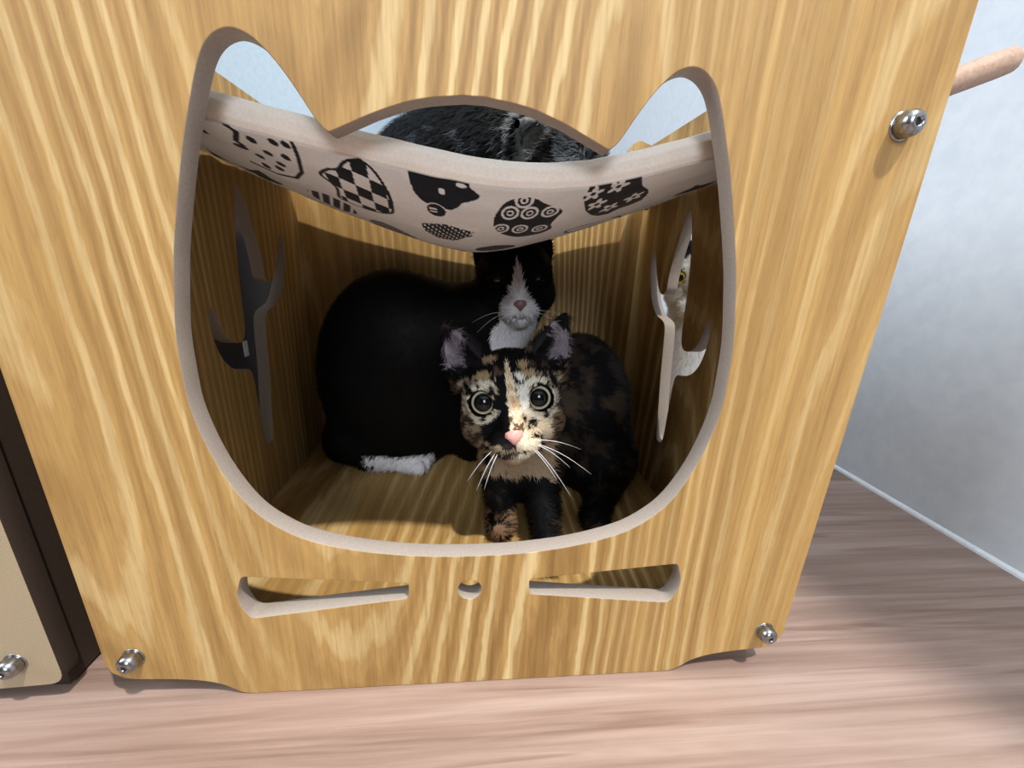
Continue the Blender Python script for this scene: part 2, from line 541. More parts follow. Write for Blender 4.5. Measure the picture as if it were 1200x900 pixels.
def in_poly(X, Y, poly):
    ins = np.zeros(X.shape, bool); n = len(poly)
    for i in range(n):
        x0, y0 = poly[i]; x1, y1 = poly[(i + 1) % n]
        c = (y0 > Y) != (y1 > Y)
        with np.errstate(divide='ignore', invalid='ignore'):
            xi = (x1 - x0) * (Y - y0) / ((y1 - y0) if y1 != y0 else 1e-9) + x0
        ins ^= c & (X < xi)
    return ins


def near_line(X, Y, pts, r, closed=False):
    m = np.zeros(X.shape, bool)
    n = len(pts)
    for i in range(n if closed else n - 1):
        a = np.array(pts[i]); b = np.array(pts[(i + 1) % n]); d = b - a
        t = np.clip(((X - a[0]) * d[0] + (Y - a[1]) * d[1]) / max(1e-9, d @ d), 0, 1)
        m |= (X - a[0] - t * d[0]) ** 2 + (Y - a[1] - t * d[1]) ** 2 < r * r
    return m


def disc(X, Y, c, rx, ry=None):
    ry = ry or rx
    return ((X - c[0]) / rx) ** 2 + ((Y - c[1]) / ry) ** 2 < 1


def cat_print(X, Y):
    """ink mask of the cat motifs printed on the cloth"""
    ink = np.zeros(X.shape, bool)
    cloth = Y > -0.6       # motifs end at the hem seam
    # spotted head
    ink |= near_line(X, Y, [(-105.2, -0.5), (-102.2, 2.0), (-106.8, 9.8), (-105.2, 12.4)], 1.1)
    ink |= disc(X, Y, (-107.5, 15.0), 3.2, 2.6)
    ink |= near_line(X, Y, [(-78.5, 0.2), (-79.4, 5), (-80.6, 10.5), (-84.6, 23.3), (-91.5, 33.5), (-101.8, 36.5), (-112, 33)], 0.95)
    for d in ((-97.8, 5.1), (-87.8, 3.0), (-82.4, 2.2), (-95.2, 13.5), (-87.0, 12.4), (-102.5, 21.2), (-97.0, 28.1), (-120.5, 10.3), (-93.5, 22.0), (-104.5, 31)):
        ink |= disc(X, Y, d, 2.0, 2.4)
    # chequered head
    p2 = catmull([(-74.2, 18.6), (-69, 12.5), (-63.5, 10.1), (-59.5, 5.0), (-55.2, 1.7), (-48.8, 0.8), (-44.6, 7.2), (-42.2, 19.5), (-43, 31), (-45.5, 41.1), (-53.8, 46), (-64, 47), (-73.0, 43), (-70.4, 31), (-71, 24.7)], 4)
    ins = in_poly(X, Y, p2)
    a = np.arctan2(3.2, 12.0)
    u = (X + 52.3) * np.cos(a) + (Y - 4.6) * np.sin(a) * 0.55; v = (Y - 4.6) - (X + 52.3) * 0.33
    chk = (np.floor((u + 3.6) / 7.2).astype(int) + np.floor((v + 5.6) / 11.2).astype(int)) % 2 == 0
    ink |= ins & chk & (X > -71.5)
    ink |= near_line(X, Y, p2, 0.8, True)
    # solid black head with a bell
    p3 = [(-29.2, -2.8), (-22.0, -2.8), (-2.2, -2.4), (-1.6, 1.4), (3.2, 6.0), (3.0, 7.6), (0.5, 9.8), (-2.5, 11.5), (-5.5, 12.8), (-8.5, 17.5), (-12.0, 20.3), (-15, 20.0), (-18.0, 18.4), (-23.5, 18.6), (-26.5, 16), (-28.6, 11.8), (-29.6, 4.7)]
    ink |= in_poly(X, Y, p3)
    ink &= ~disc(X, Y, (-15.0, 7.2), 1.6, 2.0)
    ink &= ~disc(X, Y, (-5.6, 1.4), 2.5, 1.3)
    bell = (-19.2, 23.4)
    ink &= ~disc(X, Y, bell, 5.6, 6.6)
    ink |= disc(X, Y, bell, 4.8, 5.8)
    ink &= ~(disc(X, Y, (bell[0] - 1.6, bell[1]), 2.2, 2.8) & ((np.abs(Y - bell[1] + 1.2) < 0.8) | (np.abs(Y - bell[1] - 1.6) < 0.7)))
    # hatched head further under
    p4 = [(-29.8, 43.5), (-22, 39), (-15.8, 36.6), (-5.2, 40.1), (0.6, 41.5), (-2.2, 45), (0, 49), (-4.8, 52.5), (-8, 58), (-12.0, 63.4), (-22.5, 64.9), (-28.8, 55.7)]
    hat = np.sin(X * 2.9 + Y * 0.5) + 0.9 * np.sin(X * 1.3 - Y * 0.9)
    ink |= in_poly(X, Y, p4) & (hat > -0.95)
    # head with rings
    p5 = catmull([(10.8, 29.6), (11.5, 19.1), (15.8, 8.6), (22.5, 4.9), (29.5, 4.9), (36.5, 10.9), (42.5, 14.6), (46.8, 21.0), (45.0, 28.5), (43.5, 37.3), (45.8, 48), (40.0, 55.9), (28.0, 54.5), (17.2, 46), (12.2, 36)], 3)
    ink |= in_poly(X, Y, p5)
    for c in ((18.8, 18.0), (29.0, 18.6), (39.8, 19.4), (24.8, 6.8), (15.2, 36.4), (26.2, 38.7), (38.0, 43.0)):
        q = np.sqrt(((X - c[0]) / 4.7) ** 2 + ((Y - c[1]) / 6.6) ** 2)
        ink &= ~((q < 1) & (q > 0.70))
        ink &= ~((q < 0.42) & (q > 0.22))
    # flowered head
    p6 = [(54.2, 8.8), (54.5, -1.2), (62.8, -2.4), (78.5, -2.4), (83.5, 8.8), (90, 17), (93.2, 24.0), (94.2, 36.4), (84.2, 41.5), (79.5, 48.6), (72, 45), (67.0, 37.8), (60, 26), (57.5, 18.2)]
    i6 = in_poly(X, Y, p6)
    fl = np.zeros(X.shape, bool); core = np.zeros(X.shape, bool)
    for c in ((58.4, 6.5), (69.8, 3.5), (85.2, 23.6), (74.6, 31.4), (64.5, 20.5)):
        dx, dy = X - c[0], (Y - c[1]) / 1.35
        an = np.arctan2(dy, dx); rr = np.hypot(dx, dy)
        fl |= rr < 3.9 + 1.3 * np.cos(5 * an + c[0])
        core |= rr < 1.35
    ink |= i6 & (~fl | core)
    # thin outlines and dark heads low on the belly
    ink |= near_line(X, Y, catmull([(60, 76), (66, 66), (76, 68), (90, 76), (102, 92), (96, 108), (74, 100)], 4), 1.0, True)
    pA = catmull([(-93.5, 52), (-82, 46), (-70.8, 55), (-72, 70), (-77.8, 80.4), (-89.8, 86), (-95, 66)], 4)
    ink |= in_poly(X, Y, pA) & (np.sin(X * 1.1 + Y * 0.35) > -0.55)
    pB = catmull([(-66, 78), (-54.5, 68), (-45.8, 80), (-40, 100), (-46, 124), (-62, 128), (-70, 104)], 4)
    ink |= in_poly(X, Y, pB) & (np.sin(X * 0.9 - Y * 0.5) > -0.7)
    pC = catmull([(2, 84), (14, 74), (26, 82), (28, 100), (14, 110), (2, 102)], 4)
    ink |= in_poly(X, Y, pC)
    # further rows of heads towards the back of the cloth
    for k, (cx, cy) in enumerate([(-130, 70), (-110, 130), (-20, 150), (40, 145), (100, 150), (-70, 190), (10, 200), (80, 200), (140, 60), (142, 120)]):
        dx, dy = X - cx, (Y - cy) / 1.15
        head = (dx ** 2 / 15 ** 2 + dy ** 2 / 12 ** 2 < 1) | in_poly(dx, dy, [(-14, -4), (-13, -18), (-3, -10)]) | in_poly(dx, dy, [(14, -4), (13, -18), (3, -10)])
        ink |= head & ((k % 2 == 0) | ((np.floor(dx / 4) + np.floor(dy / 4)).astype(int) % 2 == 0))
    return ink & cloth


def build_hammock():
    xs = np.linspace(-181.5, 181.5, 640)
    ws = np.concatenate([np.linspace(-24, -0.2, 40), np.linspace(0, 80, 190), np.linspace(81, 242, 70)])
    X, W = np.meshgrid(xs, ws)
    Y, Z = ham_point(X, W)
    # gentle wrinkles radiating from the hung corners
    wr = (0.5 * np.sin(Y * 0.16 + X * 0.05) + 0.5 * np.sin(Y * 0.23 - X * 0.03 + 1.0)) * np.clip((np.abs(X) - 60) / 100, 0, 1) * np.clip(W / 20, 0, 1) * 1.3
    Z = Z + wr
    P3 = np.stack([X, Y, Z], -1).reshape(-1, 3)
    Z = Z + (vnoise(P3 / 9.0, 3).reshape(Z.shape) - 0.5) * 0.5
    ny, nx = X.shape
    verts = np.stack([X, Y, Z], -1).reshape(-1, 3) * MM
    idx = np.arange(nx * ny).reshape(ny, nx)
    faces = np.stack([idx[:-1, :-1], idx[:-1, 1:], idx[1:, 1:], idx[1:, :-1]], -1).reshape(-1, 4)
    me = bpy.data.meshes.new('cloth')
    me.vertices.add(len(verts)); me.vertices.foreach_set('co', verts.ravel())
    me.loops.add(faces.size); me.loops.foreach_set('vertex_index', faces.ravel().astype(np.int32))
    me.polygons.add(len(faces)); me.polygons.foreach_set('loop_start', np.arange(0, faces.size, 4, dtype=np.int32))
    me.polygons.foreach_set('use_smooth', np.ones(len(faces), bool))
    me.update(); me.validate()
    ink = cat_print(X, W).ravel()
    base = np.array(lin(236, 240, 242)[:3]); dark = np.array(lin(14, 17, 25)[:3]); hem = np.array(lin(222, 212, 200)[:3])
    n = fbm(np.stack([X / 16, W / 16, X * 0], -1).reshape(-1, 3), 5)[:, None]
    seam = (np.abs(W.ravel() + 0.4) < 0.7)[:, None]
    c = np.where((W.ravel() < 0)[:, None], hem, base) * (0.93 + 0.14 * n)
    c = np.where(seam, c * 0.78, c)
    c = np.where(ink[:, None], dark, c)
    col = np.ones((len(c), 4), np.float32); col[:, :3] = c
    at = me.color_attributes.new('tint', 'FLOAT_COLOR', 'POINT'); at.data.foreach_set('color', col.ravel())
    return me


ham = empty('hammock')
tag(ham, 'sagging off-white cloth hammock printed with black cat heads', 'hammock')
cloth = new_obj('cloth', build_hammock(), M_CLOTH, ham)
sm = cloth.modifiers.new('thickness', 'SOLIDIFY'); sm.thickness = 0.0009; sm.offset = 0.0
# metal hooks that carry the four corners
for hx, hy in ((-1, 24), (1, 24), (-1, 256), (1, 256)):
    yy, zz = ham_point(np.array([hx * 178.0]), np.array([-14.0 if hy < 100 else 238.0]))
    y0, z0 = float(yy[0]), float(zz[0])
    pts = [(hx * x * MM, (y0 + dy) * MM, (z0 + dz) * MM) for x, dy, dz in ((182.9, 2, 6), (179, 2, 6), (176.5, 2, 4.5), (175, 2, 1), (175.5, 2, -3), (178, 2, -5.5), (180.5, 2, -4))]
    new_obj('hook', tube_mesh('hook', catmull(pts, 3, False), [0.0012] * 19, 8), M_STEEL, ham)


# ------------------------------------------------------------------ cats: one continuous surface each, from blended volumes
def smin(a, b, k):
    h = np.clip(0.5 + 0.5 * (b - a) / k, 0, 1)
    return b + (a - b) * h - k * h * (1 - h)


def sd_ell(P, c, r):
    q = (P - np.array(c, np.float32)); r = np.array(r, np.float32)
    k = np.sqrt(((q / r) ** 2).sum(-1)) + 1e-6; g = np.sqrt(((q / (r * r)) ** 2).sum(-1)) + 1e-6
    return k * (k - 1) / g


def sd_cap(P, a, b, ra, rb):
    a = np.array(a, np.float32); b = np.array(b, np.float32); d = b - a
    t = np.clip(((P - a) @ d) / (d @ d), 0, 1)
    return np.sqrt(((P - a - t[..., None] * d) ** 2).sum(-1)) - (ra + (rb - ra) * t)


class Head:
    def __init__(s, centre, forward, roll_deg, size, eye_open=7.6):
        s.C = np.array(centre, float); f = np.array(forward, float); s.F = f / np.linalg.norm(f)
        up = np.array([0, 0, 1.0]); r = np.cross(up, s.F); r /= np.linalg.norm(r)      # r points to the viewer's right
        u = np.cross(s.F, r); u /= np.linalg.norm(u)
        if u[2] < 0: u = -u
        a = math.radians(roll_deg)
        s.R = r * math.cos(a) + u * math.sin(a); s.U = -r * math.sin(a) + u * math.cos(a)
        s.s = size; s.eye_open = eye_open
        s.ear_base, s.ear_tip = (25.5, -5, 24.0), (42.5, -3, 58.5)

    def local(s, P):
        q = P - s.C.astype(P.dtype)
        M = np.stack([s.R, s.F, s.U], 1).astype(P.dtype)
        return (q @ M) / s.s

    def world(s, l):
        l = np.array(l, float) * s.s
        return s.C + l[0] * s.R + l[1] * s.F + l[2] * s.U

    def sdf(s, P, ears=True):
        p = s.local(P)
        pm = p.copy(); pm[..., 0] = np.abs(pm[..., 0])
        d = sd_ell(p, (0, -4, 6), (33, 35, 30))
        d = smin(d, sd_ell(pm, (17, 6, -12), (17.5, 19, 17)), 9)
        d = smin(d, sd_cap(p, (0, 21, 6), (0, 33, -13), 9.5, 6.6), 8)
        d = smin(d, sd_ell(pm, (6.6, 28.5, -21), (9.6, 10.5, 8.6)), 4.5)
        d = smin(d, sd_ell(p, (0, 25, -29.5), (8.5, 8.5, 6.5)), 4)
        d = smin(d, sd_ell(pm, (15.5, 20, 13), (9, 7, 5)), 6)
        # eyelids and sockets
        e = np.array((17.5, 19.0, 5.0), np.float32); q = pm - e
        g = np.array((0.20, 0.97, 0.05), np.float32); g /= np.linalg.norm(g)
        al = q @ g; rad = np.sqrt(np.maximum((q ** 2).sum(-1) - al ** 2, 0)); dist = np.sqrt((q ** 2).sum(-1))
        lid = np.maximum(dist - 12.0, -(np.where(al > 0, rad, 99) - s.eye_open))
        d = smin(d, lid, 2.0)
        d = np.maximum(d, -(dist - 10.2))
        d = np.maximum(d, -np.where(al > 0, np.maximum(rad - s.eye_open, -99), 99))
        # mouth cut
        d = np.maximum(d, -(np.maximum(np.abs(p[..., 2] + 26.4 - 0.10 * np.abs(p[..., 0])) - 0.7, np.maximum(np.abs(p[..., 0]) - 9, 27 - p[..., 1]))))
        if ears:
            b = np.array(s.ear_base, np.float32); t_ = np.array(s.ear_tip, np.float32)
            ax = t_ - b; L = float(np.linalg.norm(ax)); ax /= L
            n = np.array((0.42, 0.90, 0.0), np.float32); n -= ax * (n @ ax); n /= np.linalg.norm(n)
            wv = np.cross(ax, n)
            q = pm - b; ta = (q @ ax); nn = q @ n; ww = q @ wv
            f = np.clip(1 - ta / L, 0.0, 1.6)
            hw = 17.5 * f ** 0.72 + 0.6; hn = 9.5 * f ** 0.9 + 0.9
            k1 = (np.sqrt((ww / hw) ** 2 + (nn / hn) ** 2) - 1) * hn
            k1 = np.maximum(k1, np.maximum(ta - L, -ta - 8))
            f2 = np.clip(1 - (ta + 3) / L, 0, 1.6)
            hw2 = 14.5 * f2 ** 0.72; hn2 = 9.0 * f2 ** 0.9 + 0.2
            k2 = (np.sqrt((ww / (hw2 + 0.01)) ** 2 + ((nn - 4.6 * f ** 0.6 - 1.2) / (hn2 + 0.01)) ** 2) - 1) * hn2
            k2 = np.maximum(k2, -(ta - 1))
            ear = np.maximum(k1, -k2)
            d = smin(d, ear, 3.0)
        return d * s.s

    def eye_centre(s, side):
        return s.world((side * 17.5, 19.0, 5.0))

    def gaze(s, side):
        g = np.array((side * 0.20, 0.97, 0.05)); g /= np.linalg.norm(g)
        return g[0] * s.R + g[1] * s.F + g[2] * s.U


def surface_nets(fn, lo, hi, h):
    lo = np.array(lo, float); n = np.ceil((np.array(hi) - lo) / h).astype(int) + 1
    ax = [(lo[i] + h * np.arange(n[i])).astype(np.float32) for i in range(3)]
    D = np.empty(n, np.float32)
    step = max(1, int(400000 / (n[1] * n[2])))
    for i in range(0, n[0], step):
        g = np.stack(np.meshgrid(ax[0][i:i + step], ax[1], ax[2], indexing='ij'), -1)
        D[i:i + step] = fn(g)
    S = D < 0
    acc = np.zeros(tuple(n - 1), np.int8)
    for dx in (0, 1):
        for dy in (0, 1):
            for dz in (0, 1):
                acc += S[dx:n[0] - 1 + dx, dy:n[1] - 1 + dy, dz:n[2] - 1 + dz]
    act = np.argwhere((acc > 0) & (acc < 8))
    idm = np.full(tuple(n - 1), -1, np.int64); idm[tuple(act.T)] = np.arange(len(act))
    pos = np.zeros((len(act), 3)); cnt = np.zeros(len(act))
    cor = [(a, b, c) for a in (0, 1) for b in (0, 1) for c in (0, 1)]
    for i, a in enumerate(cor):
        for b in cor[i + 1:]:
            if sum(abs(x - y) for x, y in zip(a, b)) != 1: continue
            va = D[tuple((act + a).T)]; vb = D[tuple((act + b).T)]
            m = (va < 0) != (vb < 0)
            t = np.where(m, va / np.where(m, va - vb, 1), 0)
            pt = np.array(a) + t[:, None] * (np.array(b) - np.array(a))
            pos += pt * m[:, None]; cnt += m
    V = lo + (act + pos / cnt[:, None]) * h
    quads = []
    for axis in range(3):
        o1, o2 = [(1, 2), (2, 0), (0, 1)][axis]
        sl0 = [slice(None)] * 3; sl1 = [slice(None)] * 3
        sl0[axis] = slice(0, -1); sl1[axis] = slice(1, None)
        a, b = S[tuple(sl0)], S[tuple(sl1)]
        e = np.argwhere(a != b)
        e = e[(e[:, o1] > 0) & (e[:, o2] > 0) & (e[:, o1] < n[o1] - 1) & (e[:, o2] < n[o2] - 1)]
        u1 = np.zeros(3, int); u1[o1] = 1; u2 = np.zeros(3, int); u2[o2] = 1
        q = np.stack([idm[tuple((e - u1 - u2).T)], idm[tuple((e - u2).T)], idm[tuple(e.T)], idm[tuple((e - u1).T)]], 1)
        flip = ~a[tuple(e.T)]
        q[flip] = q[flip][:, ::-1]
        quads.append(q)
    return V, np.concatenate(quads)


def bulk_mesh(name, V, F):
    me = bpy.data.meshes.new(name); k = F.shape[1]
    me.vertices.add(len(V)); me.vertices.foreach_set('co', np.ascontiguousarray(V, np.float32).ravel())
    me.loops.add(F.size); me.loops.foreach_set('vertex_index', F.ravel().astype(np.int32))
    me.polygons.add(len(F)); me.polygons.foreach_set('loop_start', np.arange(0, F.size, k, dtype=np.int32))
    me.polygons.foreach_set('use_smooth', np.ones(len(F), bool))
    me.update(calc_edges=True)
    return me


def tint(me, c):
    col = np.ones((len(c), 4), np.float32); col[:, :3] = c
    at = me.color_attributes.new('tint', 'FLOAT_COLOR', 'POINT'); at.data.foreach_set('color', col.ravel())


def body_and_fur(name, fn, lo, hi, h, paint, comb, parent, n_fur, length, width, floor=None, bare=None, seed=1):
    V, F = surface_nets(fn, lo, hi, h)
    eps = 0.6
    Vf = V.astype(np.float32)

    def grad(Pp):
        g = np.stack([fn(Pp + np.array(d, np.float32)) - fn(Pp - np.array(d, np.float32)) for d in ((eps, 0, 0), (0, eps, 0), (0, 0, eps))], -1)
        return g / (np.linalg.norm(g, axis=-1, keepdims=True) + 1e-9)
    N = grad(Vf)
    me = bulk_mesh('body', V * MM, F)
    tint(me, paint(V, N))
    body = new_obj('body', me, M_FUR, parent)
    # fur
    rng = np.random.default_rng(seed)
    a, b, c, d = (V[F[:, i]] for i in range(4))
    ar = np.linalg.norm(np.cross(c - a, d - b), axis=1)
    wgt = ar.copy()
    cen = (a + b + c + d) / 4
    if bare is not None:
        wgt *= bare(cen)
    pick = rng.choice(len(F), n_fur, p=wgt / wgt.sum())
    u, v = rng.random((2, n_fur, 1))
    P = (a[pick] * (1 - u) + b[pick] * u) * (1 - v) + (d[pick] * (1 - u) + c[pick] * u) * v
    n = N[F[pick]].mean(1); n /= np.linalg.norm(n, axis=1, keepdims=True) + 1e-9
    tg = comb(P) + rng.normal(0, 0.22, (n_fur, 3)); tg -= n * (tg * n).sum(1, keepdims=True); tg /= np.linalg.norm(tg, axis=1, keepdims=True) + 1e-9
    Lh = length(P) * (0.6 + 0.7 * rng.random(n_fur)); Lh = Lh[:, None]
    d1 = tg * 0.86 + n * 0.50; d2 = tg * 0.97 + n * 0.20
    sd = np.cross(tg, n); wd = width * (0.7 + 0.6 * rng.random((n_fur, 1)))
    p0 = P - n * 0.3; p1 = p0 + d1 * Lh * 0.5; p2 = p1 + d2 * Lh * 0.5
    if floor is not None:
        for q in (p0, p1, p2): q[:, 2] = np.maximum(q[:, 2], floor + 0.1)
    vv = np.stack([p0 - sd * wd, p0 + sd * wd, p1 + sd * wd * 0.7, p1 - sd * wd * 0.7, p2], 1).reshape(-1, 3)
    base = np.arange(n_fur)[:, None] * 5
    T3 = np.concatenate([base + np.array([0, 1, 2]), base + np.array([0, 2, 3]), base + np.array([3, 2, 4])])
    fm = bulk_mesh('fur', vv * MM, T3)
    cc = paint(P, n) * (0.72 + 0.56 * rng.random((n_fur, 1)))
    tint(fm, np.repeat(cc, 5, 0))
    nn5 = np.repeat(n, 5, 0)
    fm.normals_split_custom_set_from_vertices([tuple(x) for x in nn5.astype(float)])
    fo = new_obj('fur', fm, M_FUR, parent); fo['kind'] = 'stuff'
    return body


eye_bm = bmesh.new(); bmesh.ops.create_uvsphere(eye_bm, u_segments=40, v_segments=28, radius=1.0)
eye_proto = bpy.data.meshes.new('eye'); eye_bm.to_mesh(eye_proto); eye_bm.free()
eye_proto.polygons.foreach_set('use_smooth', [True] * len(eye_proto.polygons))


def add_eyes(hd, parent, m, sides=(-1, 1), look=None):
    for sd in sides:
        me = eye_proto.copy(); me.name = 'eye'
        o = new_obj('eye', me, m, parent)
        c = hd.eye_centre(sd); g = Vector(hd.gaze(sd))
        if look is not None:
            g = (Vector(look) - Vector(c) * MM).normalized() * 0.65 + g * 0.35
        o.location = Vector(c) * MM
        o.rotation_euler = g.to_track_quat('Z', 'Y').to_euler()
        o.scale = [10.0 * hd.s * MM] * 3


def add_nose(hd, parent, m, label=None):
    V = []; seg, rings = 14, 9
    for i in range(rings):
        th = math.pi * i / (rings - 1)
        for k in range(seg):
            ph = 2 * math.pi * k / seg
            x, y, z = math.sin(th) * math.cos(ph), math.sin(th) * math.sin(ph), math.cos(th)
            tri = 1.0 if z > 0 else 1.0 + 0.72 * z
            V.append(hd.world((x * 6.2 * tri, 36.0 + y * 4.4, -14.8 + z * 5.8)) * MM)
    F = [(i * seg + k, i * seg + (k + 1) % seg, (i + 1) * seg + (k + 1) % seg, (i + 1) * seg + k) for i in range(rings - 1) for k in range(seg)]
    bm = bmesh.new(); me = mesh_from('nose', V, F, True); bm.from_mesh(me)
    bmesh.ops.remove_doubles(bm, verts=bm.verts, dist=1e-6); bmesh.ops.recalc_face_normals(bm, faces=bm.faces); bm.to_mesh(me); bm.free()
    o = new_obj('nose', me, m, parent)
    if label: o['label'] = label


def add_whisker(hd, parent, root, tip, droop=3.0, r=0.00034):
    root = np.array(root, float); tip = np.array(tip, float)
    pts = []
    for k in range(9):
        t = k / 8
        l = root + (tip - root) * t; l[2] += droop * math.sin(math.pi * t)
        pts.append(hd.world(l) * MM)
    new_obj('whisker', tube_mesh('whisker', pts, [r * (1 - 0.8 * k / 8) for k in range(9)], 5), M_WHISK, parent)


L3 = lambda r, g, b: np.array(lin(r, g, b)[:3])

# --- tortoiseshell kitten peering out of the opening
kit = empty('cat')
tag(kit, 'tortoiseshell kitten with cream blaze, pink nose and wide round eyes', 'cat')
KH = Head((29.5, 103.0, 149.5), (-0.075, -0.985, 0.17), 7.0, 1.10, 7.7)


def kit_sdf(P):
    d = KH.sdf(P)
    b = sd_ell(P, (101, 182, 112), (50, 50, 76))
    b = smin(b, sd_cap(P, (56, 146, 110), (94, 172, 120), 36, 48), 18)
    b = smin(b, sd_ell(P, (45, 132, 92), (36, 32, 44)), 14)
    b = smin(b, sd_cap(P, (33, 116, 132), (45, 140, 100), 25, 33), 10)
    b = smin(b, sd_cap(P, (22, 122, 90), (24, 104, 47), 15, 10.5), 8)
    b = smin(b, sd_ell(P, (24, 97, 44), (11.5, 15, 9.5)), 4)
    b = smin(b, sd_cap(P, (58, 120, 90), (58, 76, 50), 16, 10.5), 8)
    b = smin(b, sd_ell(P, (58, 60, 44), (11.5, 16, 9.5)), 4)
    b = smin(b, sd_ell(P, (124, 168, 72), (36, 44, 40)), 12)
    b = smin(b, sd_cap(P, (128, 150, 48), (108, 108, 45), 15, 11), 7)
    b = smin(b, sd_ell(P, (105, 100, 44), (12, 17, 9.5)), 4)
    b = smin(b, sd_cap(P, (125, 215, 50), (165, 190, 46), 13, 9), 8)
    d = smin(d, b, 7)
    return np.maximum(d, (ZFLOOR + 0.4) - P[..., 2])


KD = math.radians(11.0)


def kit_paint(P, N):
    P = np.asarray(P, float)
    l = KH.local(P)
    r = l[:, 0]; v = (l[:, 2] - 5) * math.cos(KD) - (l[:, 1] - 25) * math.sin(KD); f = l[:, 1]
    black, choc, tan, cream, white, grey = L3(12, 11, 13), L3(58, 44, 34), L3(150, 116, 82), L3(210, 192, 162), L3(226, 218, 204), L3(104, 98, 92)
    n1 = fbm(P / 14.0, 11); n2 = fbm(P / 4.2, 23); n3 = fbm(P / 30.0, 41)
    # body mottling
    c = np.where((n1 * 0.55 + n2 * 0.45 > 0.54)[:, None], L3(46, 38, 32), black * 1.2)
    c = np.where((n1 * 0.4 + n3 * 0.6 > 0.60)[:, None], L3(62, 50, 39), c)
    # throat and chest
    ch = (P[:, 1] < 150) & (P[:, 2] < 118) & (P[:, 2] > 84) & (np.abs(P[:, 0] - 36) < 30)
    c = np.where((ch & (n1 > 0.30))[:, None], L3(158, 134, 108), c)
    bib = ((P[:, 0] - 44) / 19) ** 2 + ((P[:, 2] - 68) / 19) ** 2 < 1 + (n2 - 0.5)
    c = np.where((bib & (P[:, 1] < 140))[:, None], black, c)
    paw = (P[:, 2] < 56) & (P[:, 0] < 38) & (P[:, 1] < 112)
    c = np.where((paw & (n2 > 0.45))[:, None], L3(132, 104, 80), c)
    # head
    hd = (np.abs(r) < 46) & (f > -34) & (l[:, 2] > -36) & (l[:, 2] < 62) & (np.linalg.norm(l - np.array([0, -2, 6]), axis=1) < 58) & ((f > -6) | (l[:, 2] > 0))
    fc = np.where((n2 > 0.55)[:, None], L3(92, 74, 56), black * 1.8)
    j = (n2 - 0.5) * 7; ji = (n1 - 0.5) * 6
    streak = np.sin((r * 0.9 + v * 0.5) * 1.3 + n1 * 16)
    # brindle over the face below the brow
    face = (v < 17 + ji) & (f > 0)
    fc = np.where((face & (streak + (n2 - 0.5) * 5 > 0.1))[:, None], L3(170, 154, 130), fc)
    # outer left cheek: brown
    fc = np.where(((r < -19 + ji) & (v < 4 + ji) & (f > -20))[:, None], np.where((n2 > 0.47)[:, None], L3(132, 114, 92), L3(52, 44, 38)), fc)
    # right side: paler
    rs = (r > 3.5) & (r < 10 + j * 0.6) & (v > -8) & (v < 17 + ji)
    fc = np.where((rs & (n2 > 0.36))[:, None], L3(222, 218, 206), fc)
    rc = (r > 5) & (r < 24) & (v < -8) & (v > -26 + ji * 0.5)
    fc = np.where((rc & (n2 > 0.42))[:, None], cream, fc)
    rc2 = (r > 24 + ji) & (v < 6) & (f > -20)
    fc = np.where(rc2[:, None], np.where((n2 > 0.45)[:, None], L3(122, 100, 78), L3(50, 40, 33)), fc)
    # pale rims round the eyes
    for sx in (-1, 1):
        de = np.hypot((r - sx * 17.5) / 1.05, v)
        an = np.arctan2(v, (r - sx * 17.5) * sx)
        ring = (de > 9.0) & (de < 13.0 + j * 0.4) & ((an > -2.6) & (an < 0.5) | (an > 1.0) & (an < 2.3)) & (f > 5)
        fc = np.where((ring & (n2 > 0.40))[:, None], L3(214, 206, 186), fc)
    # black patch left of the blaze, down to the mouth
    bp = in_poly(r + j * 0.35, v + j * 0.35, [(-9, 24), (-7, 8), (-8, 2), (-6.5, -6), (-12, -11), (-20, -14), (-20, -21), (-13, -27), (-3, -29), (0.8, -22), (-0.5, -14), (-1.6, 0), (-2.2, 14), (-3.5, 26)])
    fc = np.where((bp & (f > 0))[:, None], black, fc)
    fh = (v > 16 + ji) & (f > -12)
    fc = np.where(fh[:, None], np.where((n2 > 0.66)[:, None], L3(84, 68, 54), black * 1.2), fc)
    for cx, cy, rx, ry in ((-12.4, 27.0, 4.5, 3.0), (20, 34, 2.0, 4.0), (9, 21, 3.5, 3), (-16, 16, 6, 3.0), (13, 15.5, 5, 2.5)):
        sp = ((r - cx) / rx) ** 2 + ((v - cy) / ry) ** 2 < 1 + (n2 - 0.5) * 1.5
        fc = np.where((sp & (f > -8))[:, None], L3(170, 146, 112), fc)
    # cream blaze down to the nose
    bx = np.interp(v, [-30, -22, -14, 0, 12, 25], [3.5, 3.2, 2.6, 1.0, 0.3, -1.2]); bw = np.interp(v, [-30, -22, -14, 0, 12, 25], [5.0, 5.0, 4.2, 3.2, 2.5, 0.6])
    bl = (np.abs(r - bx) < bw + j * 0.16) & (v < 25) & (v > -24) & (f > 0)
    fc = np.where(bl[:, None], np.where((n2 > 0.40)[:, None], L3(232, 214, 186), L3(206, 172, 134)), fc)
    dots = bl & (v < -10) & (n2 > 0.60)
    fc = np.where(dots[:, None], L3(110, 84, 58), fc)
    # muzzle and chin
    mz = (v < -24) & (v > -37) & (r > 1.0) & (r < 16) & (f > 16)
    fc = np.where(mz[:, None], L3(228, 212, 186), fc)
    ml = (v < -26) & (v > -36) & (r < 1.0) & (r > -16) & (f > 16)
    fc = np.where(ml[:, None], np.where((n2 > 0.5)[:, None], L3(150, 132, 110), L3(40, 36, 34)), fc)
    cn = (v < -35.5) & (np.abs(r) < 18)
    fc = np.where(cn[:, None], L3(176, 154, 128), fc)
    mth = (np.abs(v + 32.5 - 0.10 * np.abs(r)) < 0.9) & (np.abs(r) < 8) & (f > 20)
    fc = np.where(mth[:, None], black, fc)
